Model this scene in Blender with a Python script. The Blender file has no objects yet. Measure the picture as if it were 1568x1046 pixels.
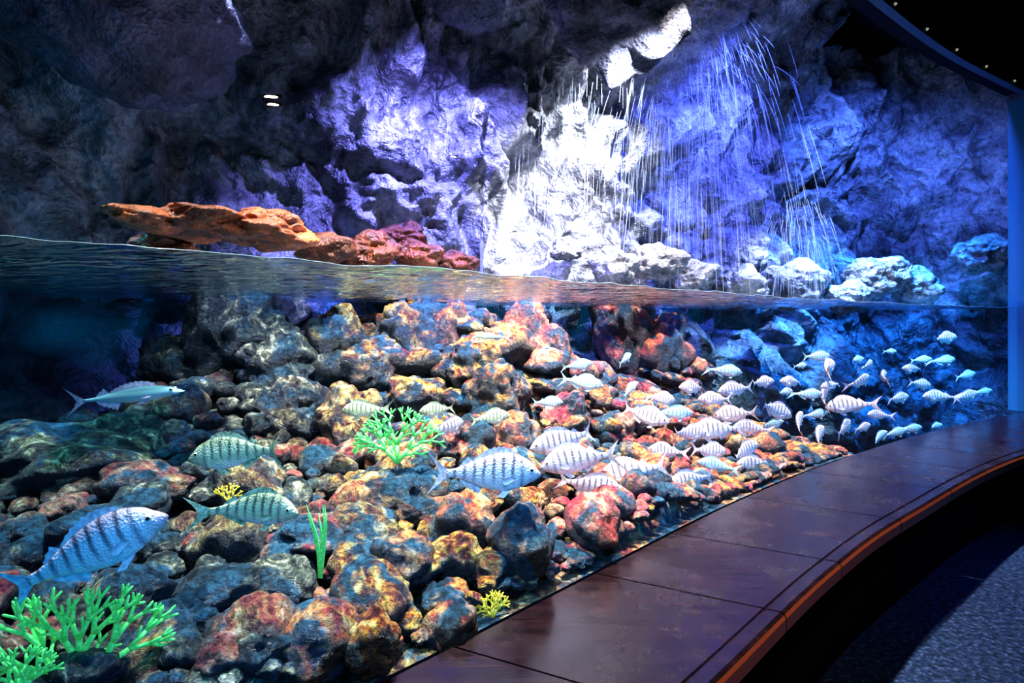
import bpy, math, random
import numpy as np
from mathutils import Vector, Matrix, noise, Euler
random.seed(7)
S=bpy.context.scene
S.view_settings.view_transform='Standard'
for lk in ('Medium High Contrast','Standard - Medium High Contrast','None'):
    try:
        S.view_settings.look=lk; print('LOOK',lk); break
    except Exception as ex: pass
EYE=1.5
# ---------------------------------------------------------------- helpers
def W(px,py,d):            # image pixel coordinates and a chosen depth -> world
    return Vector(((px-784)/871*d, d, EYE-(py-493)/871*d))
def catmull(pts,n):
    P=[np.array(p,float) for p in pts]; P=[2*P[0]-P[1]]+P+[2*P[-1]-P[-2]]
    out=[]
    for i in range(1,len(P)-2):
        for k in range(40):
            t=k/40; a,b,c,d=P[i-1],P[i],P[i+1],P[i+2]
            out.append(.5*((2*b)+(-a+c)*t+(2*a-5*b+4*c-d)*t*t+(-a+3*b-3*c+d)*t**3))
    out.append(P[-2]); out=np.array(out)
    s=np.r_[0,np.cumsum(np.linalg.norm(np.diff(out,axis=0),axis=1))]
    q=np.linspace(0,s[-1],n)
    return np.c_[np.interp(q,s,out[:,0]),np.interp(q,s,out[:,1])]
def newobj(name,verts,faces,mats=(),smooth=True,midx=None,parent=None):
    me=bpy.data.meshes.new(name)
    me.from_pydata([tuple(v) for v in verts],[],[tuple(f) for f in faces])
    for m in mats: me.materials.append(m)
    if midx is not None: me.polygons.foreach_set('material_index',midx)
    me.polygons.foreach_set('use_smooth',[smooth]*len(me.polygons))
    me.update()
    o=bpy.data.objects.new(name,me); S.collection.objects.link(o)
    if parent: o.parent=parent
    return o
def gridfaces(nu,nv,off=0):
    f=[]
    for i in range(nu-1):
        for j in range(nv-1):
            a=off+i*nv+j; f.append((a,a+nv,a+nv+1,a+1))
    return f
def tube(V,F,pts,rad,n=6,flat=1.0,M=None,mi=0):
    pts=[Vector(p) for p in pts]; base=len(V)
    for i,p in enumerate(pts):
        t=(pts[min(i+1,len(pts)-1)]-pts[max(i-1,0)])
        if t.length<1e-7: t=Vector((0,0,1))
        t.normalize()
        up=Vector((0,1,0)) if abs(t.y)<.9 else Vector((1,0,0))
        a=t.cross(up).normalized(); b=t.cross(a)
        for k in range(n):
            an=2*math.pi*k/n
            V.append(p+a*math.cos(an)*rad[i]+b*math.sin(an)*rad[i]*flat)
            if M is not None: M.append(mi)
    for i in range(len(pts)-1):
        for k in range(n):
            F.append((base+i*n+k,base+i*n+(k+1)%n,base+(i+1)*n+(k+1)%n,base+(i+1)*n+k))
    F.append(tuple(base+k for k in range(n))[::-1]); F.append(tuple(base+(len(pts)-1)*n+k for k in range(n)))
# ---------------------------------------------------------------- materials
def mat(name):
    m=bpy.data.materials.new(name); m.use_nodes=True
    nt=m.node_tree; nt.nodes.clear()
    out=nt.nodes.new('ShaderNodeOutputMaterial')
    return m,nt,out
def N(nt,t,**k):
    n=nt.nodes.new('ShaderNode'+t)
    for a,b in k.items():
        if a in n.inputs: n.inputs[a].default_value=b
        else: setattr(n,a,b)
    return n
def L(nt,a,b): nt.links.new(a,b)
def ramp(nt,fac,stops,interp='LINEAR'):
    r=nt.nodes.new('ShaderNodeValToRGB'); r.color_ramp.interpolation=interp
    e=r.color_ramp.elements
    while len(e)>len(stops): e.remove(e[-1])
    while len(e)<len(stops): e.new(.5)
    for x,(p,c) in zip(e,stops):
        x.position=p; x.color=(c,c,c,1) if not isinstance(c,tuple) else (*c,1)
    L(nt,fac,r.inputs[0]); return r.outputs[0]
def mix(nt,f,a,b,mode='MIX'):
    m=nt.nodes.new('ShaderNodeMix'); m.data_type='RGBA'; m.blend_type=mode
    for s,v in ((0,f),(6,a),(7,b)):
        if hasattr(v,'links'): L(nt,v,m.inputs[s])
        elif isinstance(v,tuple): m.inputs[s].default_value=(*v,1)
        else: m.inputs[s].default_value=v
    return m.outputs[2]
def noi(nt,co,scale,detail=6,rough=.6,dist=0):
    n=N(nt,'TexNoise'); n.inputs['Scale'].default_value=scale; n.inputs['Detail'].default_value=detail
    n.inputs['Roughness'].default_value=rough; n.inputs['Distortion'].default_value=dist
    L(nt,co,n.inputs['Vector']); return n.outputs['Fac']
def bsdf(nt,out,**k):
    b=nt.nodes.new('ShaderNodeBsdfPrincipled')
    for a,v in k.items():
        a=a.replace('_',' ')
        b.inputs[a].default_value=(*v,1) if isinstance(v,tuple) else v
    L(nt,b.outputs[0],out.inputs[0]); return b
def simple(name,col,rough=.5,**k):
    m,nt,out=mat(name); bsdf(nt,out,Base_Color=col,Roughness=rough,**k); return m

def rock_mat(name,stops,fine=26,bump=.6,rough=.5,lo=.2,water_tint=False):
    m,nt,out=mat(name)
    co=N(nt,'NewGeometry').outputs['Position']
    a=noi(nt,co,1.7,8,.6,.4)
    col=ramp(nt,a,stops)
    f=noi(nt,co,fine,4,.65)
    md=noi(nt,co,4.5,4,.55,.5)
    col=mix(nt,.6,col,ramp(nt,f,[(.34,lo),(.58,1.0)]),'MULTIPLY')
    col=mix(nt,.75,col,ramp(nt,md,[(.36,lo),(.54,1.0)]),'MULTIPLY')
    if water_tint:      # below the waterline the water's deep blue is painted into the rock colour
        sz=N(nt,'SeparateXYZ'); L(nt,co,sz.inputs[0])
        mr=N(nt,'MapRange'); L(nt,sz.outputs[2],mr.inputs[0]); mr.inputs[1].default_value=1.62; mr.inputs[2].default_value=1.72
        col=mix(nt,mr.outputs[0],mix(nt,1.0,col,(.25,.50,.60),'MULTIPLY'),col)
    b=bsdf(nt,out,Roughness=rough)
    L(nt,col,b.inputs['Base Color'])
    h=N(nt,'Math',operation='MULTIPLY_ADD'); L(nt,md,h.inputs[0]); h.inputs[1].default_value=4; L(nt,f,h.inputs[2])
    bp=N(nt,'Bump',Strength=bump,Distance=.035); L(nt,h.outputs[0],bp.inputs['Height'])
    L(nt,bp.outputs[0],b.inputs['Normal'])
    return m
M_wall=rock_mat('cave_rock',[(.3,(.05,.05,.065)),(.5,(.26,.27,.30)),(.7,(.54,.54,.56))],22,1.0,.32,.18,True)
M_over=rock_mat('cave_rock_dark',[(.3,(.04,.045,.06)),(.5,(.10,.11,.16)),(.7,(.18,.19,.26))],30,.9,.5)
M_orange=rock_mat('orange_rock',[(.3,(.18,.035,.006)),(.5,(.45,.09,.010)),(.7,(.6,.17,.02))],26,.8,.5)
M_red=rock_mat('red_rock',[(.3,(.06,.012,.005)),(.5,(.22,.05,.012)),(.7,(.32,.14,.07))],26,.8,.45)

def reef_mat():
    m,nt,out=mat('reef_stone')
    geo=N(nt,'NewGeometry'); co=geo.outputs['Position']
    tint=N(nt,'Attribute',attribute_name='tint')
    a=noi(nt,co,11,8,.75,.9); b_=noi(nt,co,6.5,7,.7,.6); f=noi(nt,co,45,5,.7)
    grey=ramp(nt,a,[(.38,(.006,.014,.02)),(.48,(.05,.08,.085)),(.55,(.18,.22,.14)),(.62,(.75,.78,.6)),(.70,(.2,.25,.3))])
    warm=ramp(nt,a,[(.38,(.012,.01,.016)),(.44,(.26,.035,.03)),(.49,(.58,.24,.025)),(.55,(.85,.62,.09)),(.63,(.95,.88,.45)),(.71,(.75,.10,.16))])
    pink=ramp(nt,b_,[(.38,(.02,.008,.03)),(.46,(.60,.03,.10)),(.53,(.92,.17,.12)),(.60,(.98,.62,.36)),(.70,(.6,.06,.40))])
    sep=N(nt,'SeparateColor'); L(nt,tint.outputs['Color'],sep.inputs[0])
    c=mix(nt,sep.outputs[0],grey,warm)
    c=mix(nt,sep.outputs[1],c,pink)
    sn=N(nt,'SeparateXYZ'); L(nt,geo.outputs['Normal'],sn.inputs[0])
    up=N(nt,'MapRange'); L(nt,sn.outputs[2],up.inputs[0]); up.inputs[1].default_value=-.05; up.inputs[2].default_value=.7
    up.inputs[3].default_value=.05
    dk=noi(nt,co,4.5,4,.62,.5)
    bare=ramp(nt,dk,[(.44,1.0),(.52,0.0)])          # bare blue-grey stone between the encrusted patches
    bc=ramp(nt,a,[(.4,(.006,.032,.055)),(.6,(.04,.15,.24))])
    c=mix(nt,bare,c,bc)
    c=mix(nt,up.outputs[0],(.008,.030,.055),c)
    c=mix(nt,.85,c,ramp(nt,f,[(.36,.1),(.56,1.0)]),'MULTIPLY')
    b=bsdf(nt,out,Roughness=.36); L(nt,c,b.inputs['Base Color'])
    bp=N(nt,'Bump',Strength=1,Distance=.03)
    h=N(nt,'Math',operation='ADD'); L(nt,f,h.inputs[0]); L(nt,a,h.inputs[1]); L(nt,h.outputs[0],bp.inputs['Height'])
    L(nt,bp.outputs[0],b.inputs['Normal'])
    return m
M_reef=reef_mat()

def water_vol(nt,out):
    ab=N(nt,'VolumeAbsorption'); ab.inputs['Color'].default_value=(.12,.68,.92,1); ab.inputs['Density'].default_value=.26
    em=N(nt,'Emission'); em.inputs[0].default_value=(.0,.30,.68,1); em.inputs[1].default_value=.33  # added blue glow stands in for the haze of scattered light
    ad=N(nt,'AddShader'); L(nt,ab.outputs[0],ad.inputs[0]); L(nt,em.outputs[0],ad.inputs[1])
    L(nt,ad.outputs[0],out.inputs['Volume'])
def water_top():
    m,nt,out=mat('water_surface')
    co=N(nt,'NewGeometry').outputs['Position']
    mp=N(nt,'Mapping'); mp.inputs['Rotation'].default_value=(0,0,math.radians(-40)); mp.inputs['Scale'].default_value=(3,9,1)
    L(nt,co,mp.inputs['Vector'])
    n=noi(nt,mp.outputs[0],1.6,3,.5,.8)
    bp=N(nt,'Bump',Strength=.8,Distance=.05); L(nt,n,bp.inputs['Height'])
    lw=N(nt,'LayerWeight',Blend=.5); 
    r=ramp(nt,lw.outputs['Facing'],[(.5,.04),(.85,.95)])
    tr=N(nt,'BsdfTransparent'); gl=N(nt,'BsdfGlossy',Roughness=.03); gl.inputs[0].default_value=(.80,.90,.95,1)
    L(nt,bp.outputs[0],gl.inputs['Normal'])
    mx=N(nt,'MixShader'); L(nt,r,mx.inputs[0]); L(nt,tr.outputs[0],mx.inputs[1]); L(nt,gl.outputs[0],mx.inputs[2])
    L(nt,mx.outputs[0],out.inputs[0]); water_vol(nt,out); return m
def water_side():
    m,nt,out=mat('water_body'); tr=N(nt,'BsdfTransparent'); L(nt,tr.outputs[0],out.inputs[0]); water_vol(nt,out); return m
def glass():
    m,nt,out=mat('acrylic'); tr=N(nt,'BsdfTransparent'); gl=N(nt,'BsdfGlossy',Roughness=.01)
    lw=N(nt,'LayerWeight',Blend=.5); mx=N(nt,'MixShader')
    L(nt,ramp(nt,lw.outputs['Facing'],[(.45,.008),(1,.22)]),mx.inputs[0]); L(nt,tr.outputs[0],mx.inputs[1]); L(nt,gl.outputs[0],mx.inputs[2]); L(nt,mx.outputs[0],out.inputs[0]); return m

# ---------------------------------------------------------------- plan curves
G_pts=[(-1.75,.45),(-1.0,1.1),(-.4,1.62),(.14,2.15),(1.2,3.2),(2.36,4.2),(4.0,5.4),(5.75,6.45)]
O_pts=[(-1.0,.1),(-.3,.75),(.2,1.22),(.57,1.58),(1.3,2.3),(2.1,2.98),(3.82,4.25),(6.5,5.75)]
B_pts=[(-2.6,.2),(-3.4,1.2),(-3.6,2.6),(-2.9,3.9),(-1.6,4.9),(0,5.8),(1.6,6.6),(3.3,7.5),(4.7,8.1),(5.6,7.9),(6.1,7.3),(6.05,6.6)]
WL=1.5+.163
G=catmull(G_pts,200)
def nrm(c):
    t=np.gradient(c,axis=0); t/=np.linalg.norm(t,axis=1)[:,None]
    return np.c_[t[:,1],-t[:,0]]
# ---------------------------------------------------------------- cave wall
def sm(a,b,x):
    t=min(1,max(0,(x-a)/(b-a))); return t*t*(3-2*t)
bumps=[ # centre, radius, amplitude (protrusion towards the visitors)
 (W(300,90,3.6),.55,.75),(W(60,60,3.0),.6,.5),(W(60,210,3.0),.4,.45),(W(560,60,4.6),.6,.5),
 (W(310,240,4.2),.5,-.5),(W(800,60,5.7),.5,-.4),(W(790,280,5.8),.24,-.5),(W(820,375,5.8),.33,-.45),
 (W(900,260,5.8),.45,.35),(W(640,230,5.2),.5,.25),(W(1330,200,7),.7,.4),(W(1480,330,7.2),.6,.4),
 (W(1330,400,7.3),.5,.5),(W(1230,430,7.0),.4,.3),(W(1120,230,6.6),.4,-.3),(W(1200,70,6.6),.7,.35),
 (W(400,540,3.9),.6,.55),(W(150,520,3.4),.6,-.3)]
def wall_disp(p):
    x,y,z=p
    q=Vector((x,y,z))
    w=q+Vector((noise.noise(q*1.1),noise.noise(q*1.1+Vector((9,2,1))),noise.noise(q*1.1+Vector((3,7,5)))))*.35
    d=.34*noise.fractal(w*.9,1,2,4)
    rt=sm(1.8,3,x)
    vd=noise.voronoi(Vector((w.x*1.2,w.y*1.2,w.z*.9+w.x*.5)))[0]
    d+=(.50+.35*rt)*min(.45,(vd[1]-vd[0]))-.12
    vd=noise.voronoi(Vector((w.x*2.4,w.y*2.4,w.z*2.0+w.x*1.2)))[0]
    d+=(.22+.16*rt)*min(.4,(vd[1]-vd[0]))
    s=Vector((x*2.2,y*2.2,z*.8+x*.6*sm(0,-2,x)))+Vector((0,0,noise.noise(q*1.5)*.8))
    c=math.exp(-((x-.0)/2.4)**2)
    d+=c*.26*(noise.ridged_multi_fractal(s,1.1,2.1,4,1,2)-.8)
    d+=.04*noise.ridged_multi_fractal(w*4.0,1,2.1,5,1,2)
    d+=.012*noise.fractal(q*14,.8,2,3)
    for c0,r,a in bumps:
        dd=(q-c0).length_squared/(r*r)
        if dd<6: d+=a*math.exp(-dd)
    return d
nu,nv=800,320
B=catmull(B_pts,nu); BN=nrm(B)
zs=np.linspace(-.6,5.1,nv)
V=[]
for i in range(nu):
    u=i/nu
    for j in range(nv):
        z=zs[j]
        lean=1.6*sm(3.7,5.2,z)*(1-.85*sm(.62,.8,u))+.12*max(0,z-1.6)*(1-.5*sm(.62,.8,u))
        if z<WL: lean+=.15*(WL-max(z,.4))
        end=sm(0,25,i)*sm(0,40,nu-1-i)
        bx,by=B[i]
        d=wall_disp((bx,by,z))*end*(1-.5*sm(.78,.9,u))+lean*end
        V.append((bx+BN[i,0]*d,by+BN[i,1]*d,z+.05*noise.noise(Vector((bx*2,by*2,z*2)))))
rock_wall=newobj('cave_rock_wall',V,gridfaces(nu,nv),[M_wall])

# ---------------------------------------------------------------- stones library
import bmesh
def rock_base(sub,seed,rough=.32,cells=1.0):
    bm=bmesh.new(); bmesh.ops.create_icosphere(bm,subdivisions=sub,radius=1)
    off=Vector((seed*3.1,seed*1.7,seed*.9))
    vs=[]
    for v in bm.verts:
        p=v.co.copy()
        d=1+rough*noise.fractal(p*1.0+off,1.1,2,3)*.9
        vd=noise.voronoi(p*1.3*cells+off)[0]; d+=.20*min(.5,vd[1]-vd[0])-.05
        d+=.07*noise.ridged_multi_fractal(p*2.6+off,1,2.1,4,1,2)-.05
        if sub>3: d+=.035*noise.fractal(p*8+off,.8,2,3)
        vs.append(p*d)
    fs=[[v.index for v in f.verts] for f in bm.faces]
    bm.free()
    return np.array([tuple(v) for v in vs]),np.array(fs)
lib3=[rock_base(3,s) for s in range(10)]
lib4=[rock_base(4,s+20) for s in range(8)]
lib5=[rock_base(5,s+50,.45) for s in range(4)]
class Batch:
    def __init__(s): s.v=[];s.f=[];s.c=[];s.n=0
    def add(s,base,loc,scale,rot,tint=(0,0,0)):
        v,f=base
        R=np.array(Euler(rot).to_matrix())
        vv=(v*np.array(scale))@R.T+np.array(loc)
        s.v.append(vv); s.f.append(f+s.n); s.n+=len(v)
        s.c.append(np.tile(np.array([*tint,1.0]),(len(v),1)))
    def build(s,name,m):
        v=np.vstack(s.v); f=np.vstack(s.f); c=np.vstack(s.c)
        me=bpy.data.meshes.new(name)
        me.vertices.add(len(v)); me.vertices.foreach_set('co',v.ravel())
        me.loops.add(f.size); me.loops.foreach_set('vertex_index',f.ravel())
        me.polygons.add(len(f)); me.polygons.foreach_set('loop_start',np.arange(0,f.size,3)); me.polygons.foreach_set('loop_total',np.full(len(f),3))
        me.polygons.foreach_set('use_smooth',np.ones(len(f),bool))
        a=me.color_attributes.new('tint','FLOAT_COLOR','POINT'); a.data.foreach_set('color',c.ravel())
        me.materials.append(m); me.update(calc_edges=True); me.validate()
        o=bpy.data.objects.new(name,me); S.collection.objects.link(o); return o
def single(name,base,loc,scale,rot,m):
    b=Batch(); b.add(base,loc,scale,rot); return b.build(name,m)
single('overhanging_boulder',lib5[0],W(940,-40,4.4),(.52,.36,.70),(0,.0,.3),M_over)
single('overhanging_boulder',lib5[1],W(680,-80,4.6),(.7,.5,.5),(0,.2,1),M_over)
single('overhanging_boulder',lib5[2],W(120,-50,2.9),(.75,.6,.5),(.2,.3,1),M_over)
sh=Batch()
for px,py,d,sx,sz in [(240,338,2.5,.14,.055),(310,345,2.6,.20,.07),(400,350,2.75,.22,.09)]:
    sh.add(random.choice(lib5),W(px,py,d),(sx,.3,sz),(random.uniform(-.1,.1),.08,.2))
sh.build('orange_rock_shelf',M_orange)
sh=Batch()
for px,py,d,r in [(500,380,3.6,.18),(570,378,4.0,.2),(640,392,4.3,.18),(620,365,4.6,.2),(700,405,4.6,.16),(560,400,3.9,.16),(250,375,2.8,.14)]:
    sh.add(random.choice(lib5),W(px,py,d),(r,r,r*.55),(0,.08,random.uniform(0,6)))
sh.build('red_shore_rocks',M_red)
sh=Batch()
for px,py,d,r in [(1010,400,5.6,.22),(1060,425,5.9,.2),(940,410,5.4,.2),(1130,440,6.2,.25),(1220,435,6.3,.3),(1340,425,6.6,.3),(1400,440,6.7,.25),(1500,390,6.9,.25),(870,380,5.5,.14),(1300,455,6.3,.2)]:
    sh.add(random.choice(lib5),W(px,py,d),(r*1.1,r,r*.8),(0,.08,random.uniform(0,6)))
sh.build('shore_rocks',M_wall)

# ---------------------------------------------------------------- reef terrain
ctrl=[(600,500,4.3,0),(720,495,4.5,0),(825,505,4.7,0),(865,570,4.6,0),(1000,530,6.2,0),(960,620,4.7,0),(1060,650,4.9,0),(1180,690,4.8,0),
 (400,500,3.9,0),(300,600,3.6,0),(540,690,3.3,0),(690,690,3.3,0),(840,700,3.4,0),(295,740,2.5,0),(490,790,2.4,0),(690,840,2.3,0),
 (100,720,2.7,0),(100,950,1.6,0),(390,985,1.6,0),(590,1030,1.65,0),(200,850,2.0,0),(950,720,3.3,0),(1100,740,3.6,0),(860,870,2.3,0)]
CP=[tuple(W(a,b,d)) for a,b,d,_ in ctrl]+[(3.3,6.5,-.4),(5,7.3,-.4),(2.8,5.8,-.1),(3.2,5.2,.1),(4.2,6.6,-.4),(2.3,4.35,.45),(1.2,3.3,.5),(.2,2.3,.5),(4.6,6.0,.1),(5.6,6.9,-.3),
 (-3.2,2,.7),(-2.9,3.6,.9),(-1.2,4.9,1.4),(1.6,6.3,1.0),(-1.7,.8,.55),(-1,1.2,.5)]
CPa=np.array(CP)
def H(x,y):
    d2=(CPa[:,0]-x)**2+(CPa[:,1]-y)**2+.01
    w=1/d2**1.6
    return float((w*CPa[:,2]).sum()/w.sum())
nt_,nw_=260,130
Gt=catmull(G_pts,nt_); Bt=catmull(B_pts,nt_)
V=[];
C=[]
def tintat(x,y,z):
    r=x/max(y,.3)              # warm crust colours on the middle and right of the reef, grey stones at the left
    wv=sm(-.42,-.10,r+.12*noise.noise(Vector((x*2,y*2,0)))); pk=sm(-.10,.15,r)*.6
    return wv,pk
for i in range(nt_):
    for j in range(nw_):
        w=j/(nw_-1); p=Gt[i]*(1-w)+Bt[i]*w
        h=H(*p); q=Vector((p[0],p[1],0))
        h+=.10*noise.fractal(q*2.2,1,2,5)+.03*noise.ridged_multi_fractal(q*6,.9,2.1,4,1,2)
        h-=.10
        if w<.03: h=.47 if p[0]<2.6 else min(h,.46)
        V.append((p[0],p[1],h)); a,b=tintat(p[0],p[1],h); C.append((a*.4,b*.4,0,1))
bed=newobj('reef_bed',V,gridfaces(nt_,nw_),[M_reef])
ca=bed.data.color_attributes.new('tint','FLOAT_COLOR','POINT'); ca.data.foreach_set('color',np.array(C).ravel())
st=Batch(); placed=[]
tries=0
while len(placed)<1000 and tries<24000:
    tries+=1
    t=random.random()**1.25; w=random.random()**1.5*.75+.005
    i=int(t*(nt_-1)*.78); p=Gt[i]*(1-w)+Bt[i]*w
    x,y=p; tx=x/y if y>.2 else -9
    if tx<-1.25: continue
    r=random.choice([.035,.045,.06,.08,.11,.13] if len(placed)<160 else [.03,.04,.05,.065,.085])*(.75+.15*y if y>1.6 else .9)
    dg=math.sqrt(min((x-G[:,0])**2+(y-G[:,1])**2))
    if dg<.28: r=min(r,max(.022,(dg-.02)/1.5))
    if dg<r*1.4+.01: continue
    if any((x-a)**2+(y-b)**2<(.74*(r+c))**2 for a,b,c in placed): continue
    placed.append((x,y,r))
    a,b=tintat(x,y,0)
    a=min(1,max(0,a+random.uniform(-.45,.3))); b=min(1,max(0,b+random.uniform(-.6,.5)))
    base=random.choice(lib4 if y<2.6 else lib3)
    z=H(x,y)
    if dg<.12: z=max(z,.48) if x<2.6 else z
    st.add(base,(x,y,z+.3*r),(r*random.uniform(.95,1.5),r*random.uniform(.9,1.3),r*random.uniform(.6,1.05)),
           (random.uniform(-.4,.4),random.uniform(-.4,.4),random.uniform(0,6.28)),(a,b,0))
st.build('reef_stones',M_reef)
big=Batch()
for px,py,d,r,a,b in [(630,535,4.2,.27,.8,.1),(560,570,3.9,.25,.5,0),(520,540,3.9,.2,.4,0),(720,560,4.0,.22,1,.1),(800,525,4.5,.27,1,.5),(850,550,4.4,.16,.9,.6),
    (760,600,3.8,.2,1,.2),(670,530,4.3,.25,.9,.3),(640,610,3.7,.17,.9,0),(715,680,3.2,.17,.9,.7),(790,670,3.4,.15,1,.5),(610,770,2.65,.2,.5,0),(715,800,2.3,.13,.9,.5),
    (800,830,2.2,.13,.5,.4),(910,800,2.5,.13,.9,.9),(870,640,3.9,.18,.7,.9),(940,665,3.9,.15,.7,.9),(615,860,2.05,.11,.8,.3),(565,985,1.62,.09,.8,.1),(490,980,1.62,.11,.7,.4),(390,985,1.62,.13,.3,.3),
    (690,960,1.85,.09,.8,.4),(240,1010,1.6,.13,.4,0),(540,650,3.3,.2,.5,0),(960,520,6.0,.3,.9,.8),(1010,545,6.0,.33,.9,.7),
    (440,560,3.7,.25,0,0),(400,500,3.8,.25,0,0),(350,520,3.7,.25,0,0),(450,640,3.4,.22,.1,0),(410,610,3.5,.22,0,0),(300,560,3.8,.3,0,0),(200,720,3.0,.3,0,0),
    (1180,700,4.5,.13,.7,.9),(1090,680,4.4,.17,.7,.8),(1020,700,4.0,.16,.9,.6),(1220,712,4.5,.10,.8,.7)]:
    base=random.choice(lib5 if r>.15 else lib4)
    k=1.35 if py<560 else 1.0
    big.add(base,W(px,py,d),(r*random.uniform(.85,1.1),r,r*random.uniform(.85,1.1)*k),(random.uniform(-.4,.4),random.uniform(-.4,.4),random.uniform(0,6.28)),(a,b,0))
big.add(lib5[3],W(80,720,2.6),(.42,.36,.19),(0,.08,.2),(.15,0,0))
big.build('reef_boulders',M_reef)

# ---------------------------------------------------------------- water
nt2,nw2=420,200
G2=catmull(G_pts,nt2); B2=catmull(B_pts,nt2); BN2=nrm(B2); Bo=B2-BN2*.05
def wave(x,y): return WL+.010*noise.noise(Vector((x*2.4,y*2.4,6)))+.008*noise.noise(Vector((x*6,y*6,1)))+.005*noise.noise(Vector((x*13,y*13,4)))
V=[];F=[];mi=[]
for i in range(nt2):
    for j in range(nw2):
        w=j/(nw2-1); p=G2[i]*(1-w)+Bo[i]*w
        V.append((p[0],p[1],wave(p[0],p[1])))
F=gridfaces(nt2,nw2); mi=[0]*len(F)
peri=[i*nw2 for i in range(nt2)]+[(nt2-1)*nw2+j for j in range(1,nw2)]+[i*nw2+nw2-1 for i in range(nt2-2,-1,-1)]+[j for j in range(nw2-2,0,-1)]
b0=len(V)
for k in peri: V.append((V[k][0],V[k][1],-.65))
n=len(peri)
for k in range(n):
    F.append((peri[k],peri[(k+1)%n],b0+(k+1)%n,b0+k)); mi.append(1)
F.append(tuple(b0+k for k in range(n))[::-1]); mi.append(1)
water=newobj('tank_water',V,F,[water_top(),water_side()],True,mi)
V=[];F=[]
GNs=nrm(G2)
tube(V,F,[(G2[i][0]+GNs[i][0]*.003,G2[i][1]+GNs[i][1]*.003,wave(G2[i][0],G2[i][1])) for i in range(nt2)],[.0013]*nt2,5)
M_men=simple('wet_edge',(.4,.55,.6),.15)
newobj('water_meniscus',V,F,[M_men],parent=water)
# ---------------------------------------------------------------- acrylic panel
def sweep(name,curve,profile,mats,closed=True,smooth=False,mi=None,parent=None):
    nn=nrm(curve); V=[];F=[];MI=[]
    m=len(profile)
    for i in range(len(curve)):
        for (o,z) in profile: V.append((curve[i][0]+nn[i][0]*o,curve[i][1]+nn[i][1]*o,z))
    for i in range(len(curve)-1):
        for k in range(m if closed else m-1):
            F.append((i*m+k,(i+1)*m+k,(i+1)*m+(k+1)%m,i*m+(k+1)%m)); MI.append(mi[k] if mi else 0)
    if closed:
        F.append(tuple(range(m))); F.append(tuple((len(curve)-1)*m+k for k in range(m))[::-1]); MI+=[0,0]
    return newobj(name,V,F,mats,smooth,MI,parent)
M_gl=glass()
sweep('aquarium_glass_panel',G,[(.01,.46),(.05,.46),(.05,4.09),(.01,4.09)],[M_gl])
M_black=simple('black_paint',(.004,.004,.006),.9,Specular_IOR_Level=.05)
M_trim=simple('painted_steel',(.02,.05,.10),.5)
sweep('wall_header',G,[(-.12,4.10),(.12,4.10),(.12,5.8),(-.12,5.8)],[M_black])
trim=sweep('trim_1',G,[(.06,4.02),(.13,4.02),(.13,4.1),(.06,4.1)],[M_trim])
V=[];F=[]
GNr=nrm(G)
for k in range(104,200,14):
    p=G[k]+GNr[k]*.13
    tube(V,F,[(p[0],p[1],4.07),(p[0]+GNr[k][0]*.015,p[1]+GNr[k][1]*.015,4.07)],[.014,.008],8)
newobj('trim_rivets',V,F,[simple('rivet',(.8,.75,.5),.3,Emission_Color=(.8,.9,.7),Emission_Strength=.3)],parent=trim)  # faint glow added to the rivet heads, which are no lamps
M_edge=simple('acrylic_edge',(.02,.14,.22),.3)
e=G[-1]; 
sweep('trim_2',np.array([e+[-.06,-.04],e+[.02,.01]]),[(-.08,.5),(.07,.5),(.07,4.0),(-.08,4.0)],[M_edge])
# ---------------------------------------------------------------- ledge
def wood():
    m,nt,out=mat('varnished_wood')
    co=N(nt,'NewGeometry').outputs['Position']
    mp=N(nt,'Mapping'); mp.inputs['Rotation'].default_value=(0,0,math.radians(-42)); mp.inputs['Scale'].default_value=(1.2,14,4)
    L(nt,co,mp.inputs['Vector'])
    a=noi(nt,mp.outputs[0],2.5,6,.6,.6); sc=noi(nt,co,4,5,.7)
    c=ramp(nt,a,[(.3,(.005,.0025,.0035)),(.55,(.015,.006,.008)),(.75,(.030,.011,.012))])
    b=bsdf(nt,out); L(nt,c,b.inputs['Base Color'])
    L(nt,ramp(nt,sc,[(.35,.13),(.7,.36)]),b.inputs['Roughness'])
    bp=N(nt,'Bump',Strength=.10,Distance=.01); L(nt,a,bp.inputs['Height']); L(nt,bp.outputs[0],b.inputs['Normal'])
    b.inputs['Specular IOR Level'].default_value=1.0
    return m
M_wood=wood(); M_lip=simple('lip_wood',(.40,.09,.03),.35)
ledge=bpy.data.objects.new('wooden_ledge',None); S.collection.objects.link(ledge)
NL=240; GL=catmull(G_pts,NL); OL=catmull(O_pts,NL)
prof=[(.08,.44),(.08,.50),(.90,.50),(.905,.494),(.915,.494),(.92,.50),(.975,.5),(.992,.493),(1,.48),(1,.435),(.96,.425)]
pm=[0,0,0,0,0,0,0,1,1,1,0]
k0=0; idx=0
while k0<NL-1:
    k1=min(NL-1,k0+random.randint(15,22)); 
    V=[];F=[];MI=[];m=len(prof)
    for i in range(k0,k1+1):
        g=GL[i];o=OL[i]
        if i in(k0,k1) :
            j=i+(1 if i==k0 else -1); j=min(max(j,0),NL-1); g=g*.9+GL[j]*.1; o=o*.9+OL[j]*.1
        for w,z in prof: p=g*(1-w)+o*w; V.append((p[0],p[1],z))
    L_=k1-k0+1
    for i in range(L_-1):
        for k in range(m): F.append((i*m+k,i*m+(k+1)%m,(i+1)*m+(k+1)%m,(i+1)*m+k)); MI.append(pm[k])
    F.append(tuple(range(m))[::-1]); F.append(tuple((L_-1)*m+k for k in range(m))); MI+=[0,0]
    newobj('plank_%d'%(idx+1),V,F,[M_wood,M_lip],False,MI,ledge); idx+=1; k0=k1
V=[]
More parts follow.
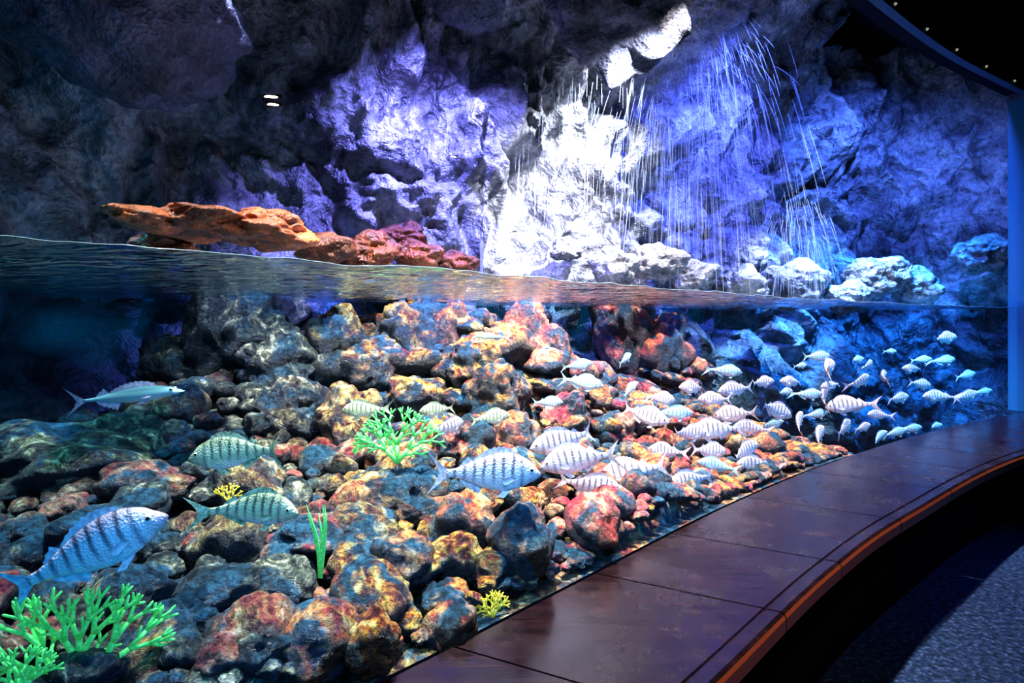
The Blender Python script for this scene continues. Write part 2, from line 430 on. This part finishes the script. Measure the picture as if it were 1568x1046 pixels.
for i in range(NL):
    for w,z in [(0.08,0),(.9,0),(.9,.44),(0.08,.44)]:
        p=GL[i]*(1-w)+OL[i]*w; V.append((p[0],p[1],z))
F=[(i*4+k,i*4+(k+1)%4,(i+1)*4+(k+1)%4,(i+1)*4+k) for i in range(NL-1) for k in range(4)]
newobj('plinth',V,F,[M_black],False,None,ledge)
# ---------------------------------------------------------------- room shell
def carpet():
    m,nt,out=mat('carpet'); co=N(nt,'NewGeometry').outputs['Position']
    f=noi(nt,co,38,4,.75)
    b=bsdf(nt,out,Roughness=.95); L(nt,ramp(nt,f,[(.4,(.004,.009,.022)),(.55,(.015,.032,.075)),(.68,(.06,.10,.2))]),b.inputs['Base Color'])
    b.inputs['Specular IOR Level'].default_value=.1
    bp=N(nt,'Bump',Strength=.8,Distance=.01); L(nt,f,bp.inputs['Height']); L(nt,bp.outputs[0],b.inputs['Normal']); return m
def slab(name,x0,x1,y0,y1,z0,z1,m):
    v=[(x,y,z) for x in(x0,x1) for y in(y0,y1) for z in(z0,z1)]
    f=[(0,1,3,2),(4,6,7,5),(0,4,5,1),(2,3,7,6),(0,2,6,4),(1,5,7,3)]
    return newobj(name,v,f,[m],False)
# visitor floor follows the plan curve of the tank front
fl_=[tuple(p) for p in (GL[::6]*.6+OL[::6]*.4)]
poly=[(-6,-3)]+[(-6,-.2),(-1.8,-.2)]+fl_+[(10,6.1),(10,-3)]
V=[(x,y,0) for x,y in poly]+[(x,y,-.1) for x,y in poly]; n=len(poly)
F=[tuple(range(n))[::-1],tuple(range(n,2*n))]+[(i,(i+1)%n,n+(i+1)%n,n+i) for i in range(n)]
newobj('floor',V,F,[carpet()],False)
slab('ceiling',-6,10,-3,10,5.8,5.9,M_black)
slab('wall_back',-6,10,-3.1,-3,0,5.8,M_black)
slab('wall_right',10,10.1,-3,10,0,5.8,M_black)
slab('wall_end',6.2,10,6.3,6.4,0,5.8,M_black)
# ---------------------------------------------------------------- fish
def fish_mats(tag,silver,dark,back):
    m,nt,out=mat('seabream_skin_'+tag)
    tc=N(nt,'TexCoord').outputs['Object']; sp=N(nt,'SeparateXYZ'); L(nt,tc,sp.inputs[0])
    n=noi(nt,tc,6,4,.6)
    a=N(nt,'Math',operation='MULTIPLY_ADD'); L(nt,n,a.inputs[0]); a.inputs[1].default_value=.06; L(nt,sp.outputs[0],a.inputs[2])
    b=N(nt,'Math',operation='MULTIPLY'); L(nt,a.outputs[0],b.inputs[0]); b.inputs[1].default_value=2*math.pi/.085
    s=N(nt,'Math',operation='SINE'); L(nt,b.outputs[0],s.inputs[0])
    s2=N(nt,'MapRange'); L(nt,s.outputs[0],s2.inputs[0]); s2.inputs[1].default_value=-1
    st_=ramp(nt,s2.outputs[0],[(.5,0.0),(1.0,.92)])
    mr=N(nt,'MapRange'); L(nt,sp.outputs[0],mr.inputs[0]); mr.inputs[1].default_value=-.5; mr.inputs[2].default_value=.5
    rng=ramp(nt,mr.outputs[0],[(.10,0.0),(.2,1.0),(.76,1.0),(.8,0.0)])
    zz=N(nt,'MapRange'); L(nt,sp.outputs[2],zz.inputs[0]); zz.inputs[1].default_value=-.14; zz.inputs[2].default_value=.17
    vf=ramp(nt,zz.outputs[0],[(.12,0.0),(.5,.85),(.8,1.0)])
    mm=N(nt,'Math',operation='MULTIPLY'); L(nt,rng,mm.inputs[0]); L(nt,st_,mm.inputs[1])
    m2=N(nt,'Math',operation='MULTIPLY'); L(nt,mm.outputs[0],m2.inputs[0]); L(nt,vf,m2.inputs[1])
    body=ramp(nt,zz.outputs[0],[(0,(.95,.93,.93)),(.35,silver),(.65,silver),(.95,back)])
    head=ramp(nt,mr.outputs[0],[(.14,(.35,.35,.4)),(.2,(1,1,1)),(.79,(1,1,1)),(.82,(.4,.4,.45)),(.85,(.95,.95,.95)),(.93,(.75,.7,.7)),(1,(.45,.4,.45))])
    c=mix(nt,1.0,body,head,'MULTIPLY')
    c=mix(nt,m2.outputs[0],c,dark)
    sc=N(nt,'TexVoronoi'); sc.inputs['Scale'].default_value=60; L(nt,tc,sc.inputs['Vector'])
    c=mix(nt,.4,c,ramp(nt,n,[(.35,.6),(.6,1.0)]),'MULTIPLY')
    bp=N(nt,'Bump',Strength=.35,Distance=.01); L(nt,sc.outputs['Distance'],bp.inputs['Height'])
    bs=bsdf(nt,out,Roughness=.32,Metallic=.1); L(nt,c,bs.inputs['Base Color']); L(nt,bp.outputs[0],bs.inputs['Normal'])
    f,ntf,of=mat('seabream_fin_'+tag); tf=N(ntf,'TexCoord').outputs['Object']
    wv=noi(ntf,tf,30,2,.5); bf=bsdf(ntf,of,Roughness=.4); L(ntf,ramp(ntf,wv,[(.35,back),(.65,silver)]),bf.inputs['Base Color'])
    return m,f
M_eye=simple('fish_eye',(.75,.7,.5),.2); M_pup=simple('fish_pupil',(.005,.005,.008),.1)
def fish_mesh(name,mats,bend=.0,slim=1.0,curl=0.0):
    V=[];F=[];MI=[]
    T=[0,.015,.04,.08,.13,.19,.26,.34,.42,.5,.58,.66,.74,.82,.9,.96,1]
    up=[.004,.022,.045,.078,.112,.143,.168,.182,.182,.172,.154,.128,.098,.070,.047,.038,.038]
    lo=[.004,.018,.032,.055,.080,.106,.128,.143,.148,.143,.130,.107,.080,.056,.038,.033,.033]
    wd=[.003,.018,.030,.045,.056,.066,.073,.076,.074,.068,.059,.048,.036,.025,.016,.012,.010]
    ts=np.linspace(0,1,34)**1.15; n=22
    def X(t): return .5-.83*t
    def by(x): 
        k=max(0,.25-x); return bend*k*k*1.6
    for t in ts:
        u=np.interp(t,T,up)*slim;l=np.interp(t,T,lo)*slim;w=np.interp(t,T,wd)*(.75+.25*slim); x=X(t)
        for k in range(n):
            a=2*math.pi*k/n; c,s=math.cos(a),math.sin(a)
            z=(u if s>0 else l)*s; y=w*math.copysign(abs(c)**.85,c)
            V.append((x,y+by(x),z-.01*(1-t)*(t<.1)))
    for i in range(len(ts)-1):
        for k in range(n): F.append((i*n+k,i*n+(k+1)%n,(i+1)*n+(k+1)%n,(i+1)*n+k)); MI.append(0)
    F.append(tuple(range(n))[::-1]);MI.append(0)
    b=(len(ts)-1)*n; F.append(tuple(b+k for k in range(n)));MI.append(0)
    def strip(ta,tb,fn,side,num,sweepb):
        b=len(V)
        for i in range(num+1):
            q=i/num;t=ta+(tb-ta)*q; x=X(t); base=(np.interp(t,T,up) if side>0 else -np.interp(t,T,lo))*slim
            h=fn(q)*(1 if (i%2==0) else .80)
            V.append((x,by(x),base-side*.008)); V.append((x-sweepb*h,by(x),base+side*h))
        for i in range(num): F.append((b+2*i,b+2*i+1,b+2*i+3,b+2*i+2)); MI.append(1)
    strip(.27,.86,lambda q:.062*math.sin(math.pi*min(1,q*1.15+.10))**.6*(1-.35*q) if q<.78 else .05*(1-q)/.22+.012,1,22,.5)
    strip(.62,.86,lambda q:.055*(1-q)**.6+.008,-1,10,.6)
    # tail
    b=len(V); x0=X(.985); nr=12
    for i in range(nr+1):
        q=i/nr*2-1; z0=.034*q; r=.075+.115*abs(q)**1.3
        for k in range(5):
            s=k/4; x=x0-r*s*.95; z=z0*slim+q*.155*s**1.1*(.6+.4*slim)*1.0
            V.append((x,by(x)+curl*s*.03,z))
    for i in range(nr):
        for k in range(4): a=b+i*5+k; F.append((a,a+1,a+6,a+5)); MI.append(1)
    # pectoral + pelvic fins
    for sd in (1,-1):
        w0=np.interp(.27,T,wd)*(.75+.25*slim); b=len(V)
        for i in range(7):
            q=i/6; an=math.radians(-50+60*q); r=.13*(.55+.45*math.sin(math.pi*(.25+.6*q)))*(.6+.4*slim)
            V.append((X(.27)-.005*i,by(X(.27))+sd*(w0-.004),(-.035+.02*q)*slim)); 
            V.append((X(.27)-r*math.cos(an*.6),sd*(w0+.012),-.03*slim+r*math.sin(an)*.6*slim))
        for i in range(6): F.append((b+2*i,b+2*i+1,b+2*i+3,b+2*i+2)); MI.append(1)
        b=len(V); z=-np.interp(.34,T,lo)*slim
        V+= [(X(.31),sd*.02,z+.012),(X(.40),sd*.02,z+.006),(X(.47),sd*.045,z-.045*slim),(X(.40),sd*.05,z-.055*slim)]
        F.append((b,b+1,b+2,b+3)); MI.append(1)
        # eye
        t=.115; ex=X(t); ez=.030*slim+.012; ey=np.interp(t,T,wd)*(.75+.25*slim)*.80
        for (r,mm,oy) in ((.021,2,0),(.013,3,.0125)):
            r*=.5+.5*slim
            b=len(V)
            for i in range(1,8):
                for k in range(12):
                    th=math.pi*i/8; ph=2*math.pi*k/12
                    V.append((ex+r*math.sin(th)*math.cos(ph),sd*(ey+oy)+r*.8*math.cos(th),ez+r*math.sin(th)*math.sin(ph)))
            for i in range(6):
                for k in range(12): F.append((b+i*12+k,b+i*12+(k+1)%12,b+(i+1)*12+(k+1)%12,b+(i+1)*12+k)); MI.append(mm)
            F.append(tuple(b+k for k in range(12))); F.append(tuple(b+72+k for k in range(12))); MI+=[mm,mm]
        # mouth crease
        tube(V,F,[(X(.0)+.001,0,-.008),(X(.02),sd*.016,-.014),(X(.05),sd*.030,-.024)],[.003,.004,.002],5)
        MI+= [3]*(len(F)-len(MI))
    me=bpy.data.meshes.new(name); me.from_pydata([tuple(v) for v in V],[],F)
    for m in mats: me.materials.append(m)
    me.polygons.foreach_set('material_index',MI); me.polygons.foreach_set('use_smooth',[True]*len(MI)); me.update()
    return me
ms,mf=fish_mats('silver',(.88,.78,.80),(.08,.06,.09),(.48,.40,.46))
gs,gf=fish_mats('green',(.62,.74,.46),(.04,.08,.06),(.20,.28,.16))  # green cast of the water painted into the skin colour
ts_,tf_=fish_mats('teal',(.52,.76,.82),(.14,.30,.38),(.2,.42,.5))
FM={}
for tg,(a,b) in {'s':(ms,mf),'g':(gs,gf),'t':(ts_,tf_)}.items():
    FM[tg]=[fish_mesh('seabream_'+tg,[a,b,M_eye,M_pup],bd,1.0 if tg!='t' else .9,cu) for bd,cu in((.0,.3),(.35,1),(-.35,-1))]
# image pixel x,y and length, distance behind acrylic, heading(deg, 0=right 180=left), nose-up deg, kind
fl=[(742,725,165,.22,8,-2,'s'),(368,692,140,.45,188,-6,'g'),(385,778,143,.35,-8,-4,'g'),(132,848,215,.25,18,24,'s'),
(888,702,105,.40,172,-14,'s'),(866,676,95,.6,190,-10,'s'),(970,722,92,.4,160,-16,'s'),(903,745,85,.4,5,-5,'s'),
(560,628,58,1.2,180,0,'g'),(750,640,48,1.2,20,5,'g'),(686,655,40,1.2,50,10,'s'),(672,628,44,1.3,200,0,'g'),(838,616,38,1.5,10,0,'t'),
(985,636,56,1.0,-25,-12,'s'),(1064,594,42,1.2,200,5,'s'),(1127,596,46,1.1,200,-5,'s'),(1110,568,44,1.4,5,-6,'t'),(1183,627,52,.9,15,-20,'s'),
(1098,658,66,.7,170,-5,'s'),(1126,634,50,1.0,160,-10,'s'),(1053,662,50,.9,10,-5,'s'),(1058,736,66,.3,200,-5,'s'),(1157,712,56,.35,190,4,'s'),
(1250,668,36,.6,40,22,'s'),(1292,656,32,.7,45,18,'s'),(1302,620,56,.6,170,-8,'s'),(1263,564,40,.9,40,10,'s'),(1250,546,38,1.2,10,0,'t'),
(1318,585,34,.9,30,20,'s'),(1350,577,28,.9,45,10,'s'),(1408,588,34,.6,10,-10,'s'),(1437,607,38,.5,180,0,'s'),(1443,518,38,.4,0,5,'s'),
(1478,607,34,.3,0,15,'s'),(1237,604,38,1.0,5,0,'t'),(1310,551,26,1.2,10,5,'t'),(1410,551,26,1.0,0,5,'t'),(1445,552,32,.8,5,5,'t'),
(1344,670,32,.35,10,25,'t'),(1370,663,32,.35,5,15,'t'),(1395,657,32,.3,10,5,'t'),(1430,653,26,.25,5,5,'t'),(890,585,54,1.5,5,-10,'t'),(885,560,38,1.6,10,10,'t'),
(963,596,28,1.7,30,30,'t'),(957,550,22,2.0,45,25,'t'),(1180,652,34,1.0,10,20,'t'),(1220,648,32,.8,40,35,'s'),(1095,611,42,1.2,190,0,'s'),(1030,633,50,1.1,10,0,'t'),
(1258,608,32,1.0,45,25,'s'),(1478,575,30,.6,10,10,'t'),(1097,712,48,.5,180,10,'t'),(1137,690,46,.5,20,15,'s'),(1362,538,18,1.2,10,0,'t'),(1250,635,32,1.1,5,10,'t'),
(1133,735,30,.4,200,0,'t'),(1160,668,34,1.0,20,5,'t'),(1505,600,24,.4,0,10,'t'),(1200,600,24,1.4,15,5,'t'),(1225,560,20,1.6,10,5,'t'),(1330,560,22,1.4,40,20,'s'),
(1215,585,34,.9,190,5,'s'),(1085,690,50,.7,15,-8,'s'),(1020,690,48,.8,185,4,'s'),(1275,590,30,.8,185,-6,'s'),(1375,610,34,.7,10,6,'s'),(1345,635,30,.7,190,4,'s'),(1165,585,34,1.1,10,4,'s'),
(1010,610,40,1.2,20,-8,'s'),(1150,655,44,.8,185,6,'s'),(1400,565,28,.8,170,4,'s'),(1320,655,28,.6,15,12,'s')]
gt=(G[:,0]/G[:,1])
def dglass(tx): return float(np.interp(tx,gt,G[:,1]))
for k,(px,py,ln,off,yaw,up_,kd) in enumerate(fl):
    d=dglass((px-784)/871)+off
    p=W(px,py,d)
    sc=ln*d/871/max(.75,abs(math.cos(math.radians(yaw))))*(1.3 if ln<70 else 1.18 if ln<110 else 1.06)
    o=bpy.data.objects.new('striped_seabream',FM[kd][k%3]); S.collection.objects.link(o)
    o.location=p; o.scale=(sc,)*3
    o.rotation_euler=(random.uniform(-.08,.08),-math.radians(up_),math.radians(yaw+random.uniform(-6,6)))
def mullet_mat():
    m,nt,out=mat('mullet_skin'); tc=N(nt,'TexCoord').outputs['Object']; sp=N(nt,'SeparateXYZ'); L(nt,tc,sp.inputs[0])
    zz=N(nt,'MapRange'); L(nt,sp.outputs[2],zz.inputs[0]); zz.inputs[1].default_value=-.06; zz.inputs[2].default_value=.07
    b=bsdf(nt,out,Roughness=.3,Metallic=.0); L(nt,ramp(nt,zz.outputs[0],[(0,(.5,.65,.65)),(.5,(.22,.48,.48)),(.8,(.05,.14,.16))]),b.inputs['Base Color']); return m
mm_=mullet_mat(); MU=fish_mesh('mullet',[mm_,mf,M_eye,M_pup],.1,.38)
for px,py,ln,d,yaw,up_ in [(187,608,182,2.0,8,6),(755,516,60,3.9,185,2)]:
    o=bpy.data.objects.new('grey_mullet',MU); S.collection.objects.link(o); o.location=W(px,py,d); s=ln*d/871; o.scale=(s,)*3
    o.rotation_euler=(0,-math.radians(up_),math.radians(yaw))
# ---------------------------------------------------------------- corals
def coral_mat(name,c1,c2,em):
    m,nt,out=mat(name); co=N(nt,'TexCoord').outputs['Object']; n=noi(nt,co,30,3)
    c=ramp(nt,n,[(.3,c1),(.7,c2)])
    b=bsdf(nt,out,Roughness=.5); L(nt,c,b.inputs['Base Color']); L(nt,c,b.inputs['Emission Color']); b.inputs['Emission Strength'].default_value=em  # small glow added to brighten the coral colours
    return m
M_green=coral_mat('glow_green_coral',(.03,.45,.08),(.18,.85,.2),.18)
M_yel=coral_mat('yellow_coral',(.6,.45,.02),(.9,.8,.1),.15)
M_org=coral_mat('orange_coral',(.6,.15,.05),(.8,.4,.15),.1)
def coral(name,loc,h,m,seed,levels=5,spread=32,r0=.035,yaw=0,up=Vector((0,0,1)),nstem=3):
    rnd=random.Random(seed); V=[];F=[]
    def br(p,ang,ln,r,lv):
        tip=p+Vector((math.sin(ang),rnd.uniform(-.18,.18),math.cos(ang)))*ln
        mid=(p+tip)/2+Vector((rnd.uniform(-.04,.04)*ln,rnd.uniform(-.05,.05)*ln,0))
        tube(V,F,[p,mid,tip]+([tip+(tip-mid)*.25] if lv==0 else []),[r,r*.85,r*.78]+([r*.3] if lv==0 else []),7,.7)
        if lv>0:
            k=3 if rnd.random()<.25 else 2
            for q in range(k):
                a=ang+math.radians(spread)*((q/(k-1))*2-1)*rnd.uniform(.6,1.1)
                br(tip,a,ln*rnd.uniform(.68,.85),r*.78,lv-1)
        if lv>1 and rnd.random()<.6:
            br(mid,ang+math.radians(spread*1.4)*rnd.choice((-1,1)),ln*.6,r*.6,lv-2)
    for q in range(nstem):
        a=0 if nstem==1 else math.radians(-40+80*q/(nstem-1))
        br(Vector((0,0,0)),a,.27,r0,levels-1)
    o=newobj(name,V,F,[m]); o.location=loc; o.scale=(h,h,h); o.rotation_euler=(-.1,0,yaw); return o
coral('green_fan_coral',W(608,708,2.6),.29,M_green,3,5,26,.042,.2)
coral('green_fan_coral',W(120,1065,1.42),.30,M_green,11,5,24,.040,.4)
coral('green_fan_coral',W(30,1060,1.32),.13,M_green,5,4,30,.055,.2)
coral('green_fan_coral',W(1150,750,3.75),.15,M_green,8,4,34,.05,.2,nstem=4)
coral('yellow_coral',W(350,768,2.2),.09,M_yel,21,4,30,.06,0)
coral('yellow_coral',W(352,826,1.95),.07,M_yel,22,4,30,.06,0)
coral('yellow_coral',W(755,945,1.98),.11,M_yel,23,4,36,.05,.5,nstem=4)
coral('orange_coral',W(820,800,2.25),.15,M_org,24,4,32,.05,.4)
V=[];F=[]
for k in range(8):
    a=random.uniform(-.35,.25); h=random.uniform(.7,1.1)
    tube(V,F,[(a*.1,0,0),(a*.3,0,h*.35),(a*.7-.05,0,h*.7),(a-.15,0,h)],[.03,.035,.025,.004],6,.3)
o=newobj('green_seagrass',V,F,[M_green]); o.location=W(490,885,1.85); o.scale=(.16,.16,.22)
# ---------------------------------------------------------------- waterfall
m,nt,out=mat('falling_water')
tr=N(nt,'BsdfTransparent'); df=N(nt,'BsdfDiffuse'); df.inputs[0].default_value=(.8,.88,1,1)
tl=N(nt,'BsdfTranslucent'); tl.inputs[0].default_value=(.8,.88,1,1)
a1=N(nt,'MixShader'); a1.inputs[0].default_value=.5; L(nt,df.outputs[0],a1.inputs[1]); L(nt,tl.outputs[0],a1.inputs[2])
a2=N(nt,'MixShader'); a2.inputs[0].default_value=.2; L(nt,tr.outputs[0],a2.inputs[1]); L(nt,a1.outputs[0],a2.inputs[2]); L(nt,a2.outputs[0],out.inputs[0])
M_fall=m
V=[];F=[]
def strand(x0,y0,z0,vx,vy,zend,r,ta=0,tb=1):
    T=math.sqrt(max(.05,2*(z0-zend)/9.8)); pts=[]
    for i in range(8):
        t=T*(ta+(tb-ta)*i/7); pts.append((x0+vx*t,y0+vy*t,z0-4.9*t*t))
    tube(V,F,pts,[r*(.1 if i in(0,7) else 1) for i in range(8)],4)
for k in range(900):      # misty main curtain
    q=random.gauss(0,1); ta=random.random()*.85
    strand(1.75+q*.25,5.5+random.uniform(-.1,.15),4.3+random.uniform(-.4,.3),q*.35+random.uniform(-.5,.8),-.1+random.uniform(-.2,.2),WL,random.uniform(.0008,.0022),ta,min(1,ta+random.uniform(.06,.22)))
for k in range(170):      # splash thrown off the ledge at the right
    q=random.uniform(-1,1); ta=random.uniform(.25,.8)
    strand(2.95+q*.14,5.9+random.uniform(-.1,.1),2.75+random.uniform(-.45,.2),q*.5+random.uniform(-.5,.7),random.uniform(-.3,.1),WL,random.uniform(.001,.003),ta,min(1,ta+random.uniform(.12,.35)))
for k in range(40):
    strand(-.27+random.gauss(0,.008),5.0,2.15+random.uniform(-.1,.1),random.uniform(-.02,.02),0,WL,.0025)
for k in range(160):
    q=random.uniform(-1,1); ta=random.uniform(.2,.75); strand(1.0+q*.9,5.45,3.9+random.uniform(-.3,.2),q*.2,random.uniform(-.2,.1),2.0,random.uniform(.0008,.0016),ta,ta+.12)
newobj('waterfall',V,F,[M_fall])
# ---------------------------------------------------------------- lamp reflections in the glass, built as added glowing bars
M_reflect=simple('reflection_glow',(1,.9,.7),.3,Emission_Color=(1,.75,.45),Emission_Strength=2.5)
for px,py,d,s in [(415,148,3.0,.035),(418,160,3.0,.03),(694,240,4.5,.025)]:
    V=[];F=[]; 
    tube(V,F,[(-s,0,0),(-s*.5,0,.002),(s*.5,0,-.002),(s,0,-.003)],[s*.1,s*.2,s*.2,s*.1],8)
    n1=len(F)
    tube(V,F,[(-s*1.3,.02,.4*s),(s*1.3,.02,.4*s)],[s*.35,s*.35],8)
    o=newobj('lamp_reflection',V,F,[M_reflect,M_black],True,[0]*n1+[1]*(len(F)-n1)); o.location=W(px,py,d)
# ---------------------------------------------------------------- lights
def spot(name,loc,tgt,col,pw,ang,blend=.6,size=.06):
    l=bpy.data.lights.new(name,'SPOT'); l.energy=pw; l.color=col; l.spot_size=math.radians(ang); l.spot_blend=blend; l.shadow_soft_size=size
    o=bpy.data.objects.new(name,l); S.collection.objects.link(o); o.location=loc
    o.rotation_euler=(Vector(tgt)-Vector(loc)).to_track_quat('-Z','Y').to_euler(); return o
spot('waterfall_spotlight',(1.5,3.4,3.7),(.25,6.0,2.5),(.85,.86,1),5000,42,1)
spot('waterfall_spotlight',(1.0,5.3,4.12),(.6,5.95,2.0),(.8,.85,1),900,96,1)
spot('violet_spotlight',(-.2,3.8,3.9),(-.7,5.1,2.0),(.26,.26,1),1700,95,1)
spot('violet_spotlight',(-1.7,2.7,3.5),(-2.3,3.7,2.5),(.22,.26,1),300,100,1)
spot('blue_spotlight',(2.4,4.8,4.4),(2.2,6.8,2.6),(.11,.16,1),1900,80,1)
spot('blue_spotlight',(4.0,5.7,4.7),(4.8,7.8,2.4),(.09,.20,1),1300,95,1)
spot('amber_spotlight',(-1.6,1.9,3.6),(-1.3,2.6,1.9),(1,.5,.2),22,42,.8)
spot('tank_spotlight',(.1,2.7,4.2),(-.1,3.2,.8),(1,.95,.90),2200,72,.8)
spot('tank_spotlight',(-.9,1.9,3.9),(-.9,2.2,.8),(.7,.88,1),750,80,.8)
spot('tank_spotlight',(-1.3,2.9,4.0),(-1.7,3.6,1.0),(.55,.6,1),450,60,.8)
spot('tank_spotlight',(1.6,4.1,4.3),(1.5,4.4,.7),(1,.9,.90),2200,78,.8)
spot('tank_spotlight',(3.4,5.4,4.3),(3.5,5.8,.7),(.65,.78,1),2400,75,.8)
spot('tank_blue_spotlight',(3.9,5.7,4.3),(4.1,7.0,.6),(.02,.27,1),4500,62,1)
spot('tank_blue_spotlight',(5.0,6.5,4.8),(5.1,7.1,.6),(.02,.28,1),2800,44,1)
spot('tank_teal_spotlight',(-2.2,2.0,3.9),(-2.8,3.2,1.0),(.1,.6,.8),700,80,1)
spot('fish_fill_light',(.2,-.3,3.6),(.1,2.8,.9),(1,.88,.9),330,60,1)  # added fill light, brightens the fish flanks from the front
spot('floor_spotlight',(5.2,1.8,5.2),(3.6,2.4,0),(.08,.22,1),700,40,1)
w=bpy.data.worlds.new('World'); S.world=w; w.use_nodes=True
w.node_tree.nodes['Background'].inputs[0].default_value=(.01,.02,.05,1); w.node_tree.nodes['Background'].inputs[1].default_value=.2
# ---------------------------------------------------------------- camera
cam=bpy.data.cameras.new('camera'); cam.lens=20; cam.sensor_width=36; cam.shift_y=-.019; cam.clip_start=.05
co=bpy.data.objects.new('camera',cam); S.collection.objects.link(co); co.location=(0,0,EYE); co.rotation_euler=(math.radians(90),0,0)
S.camera=co
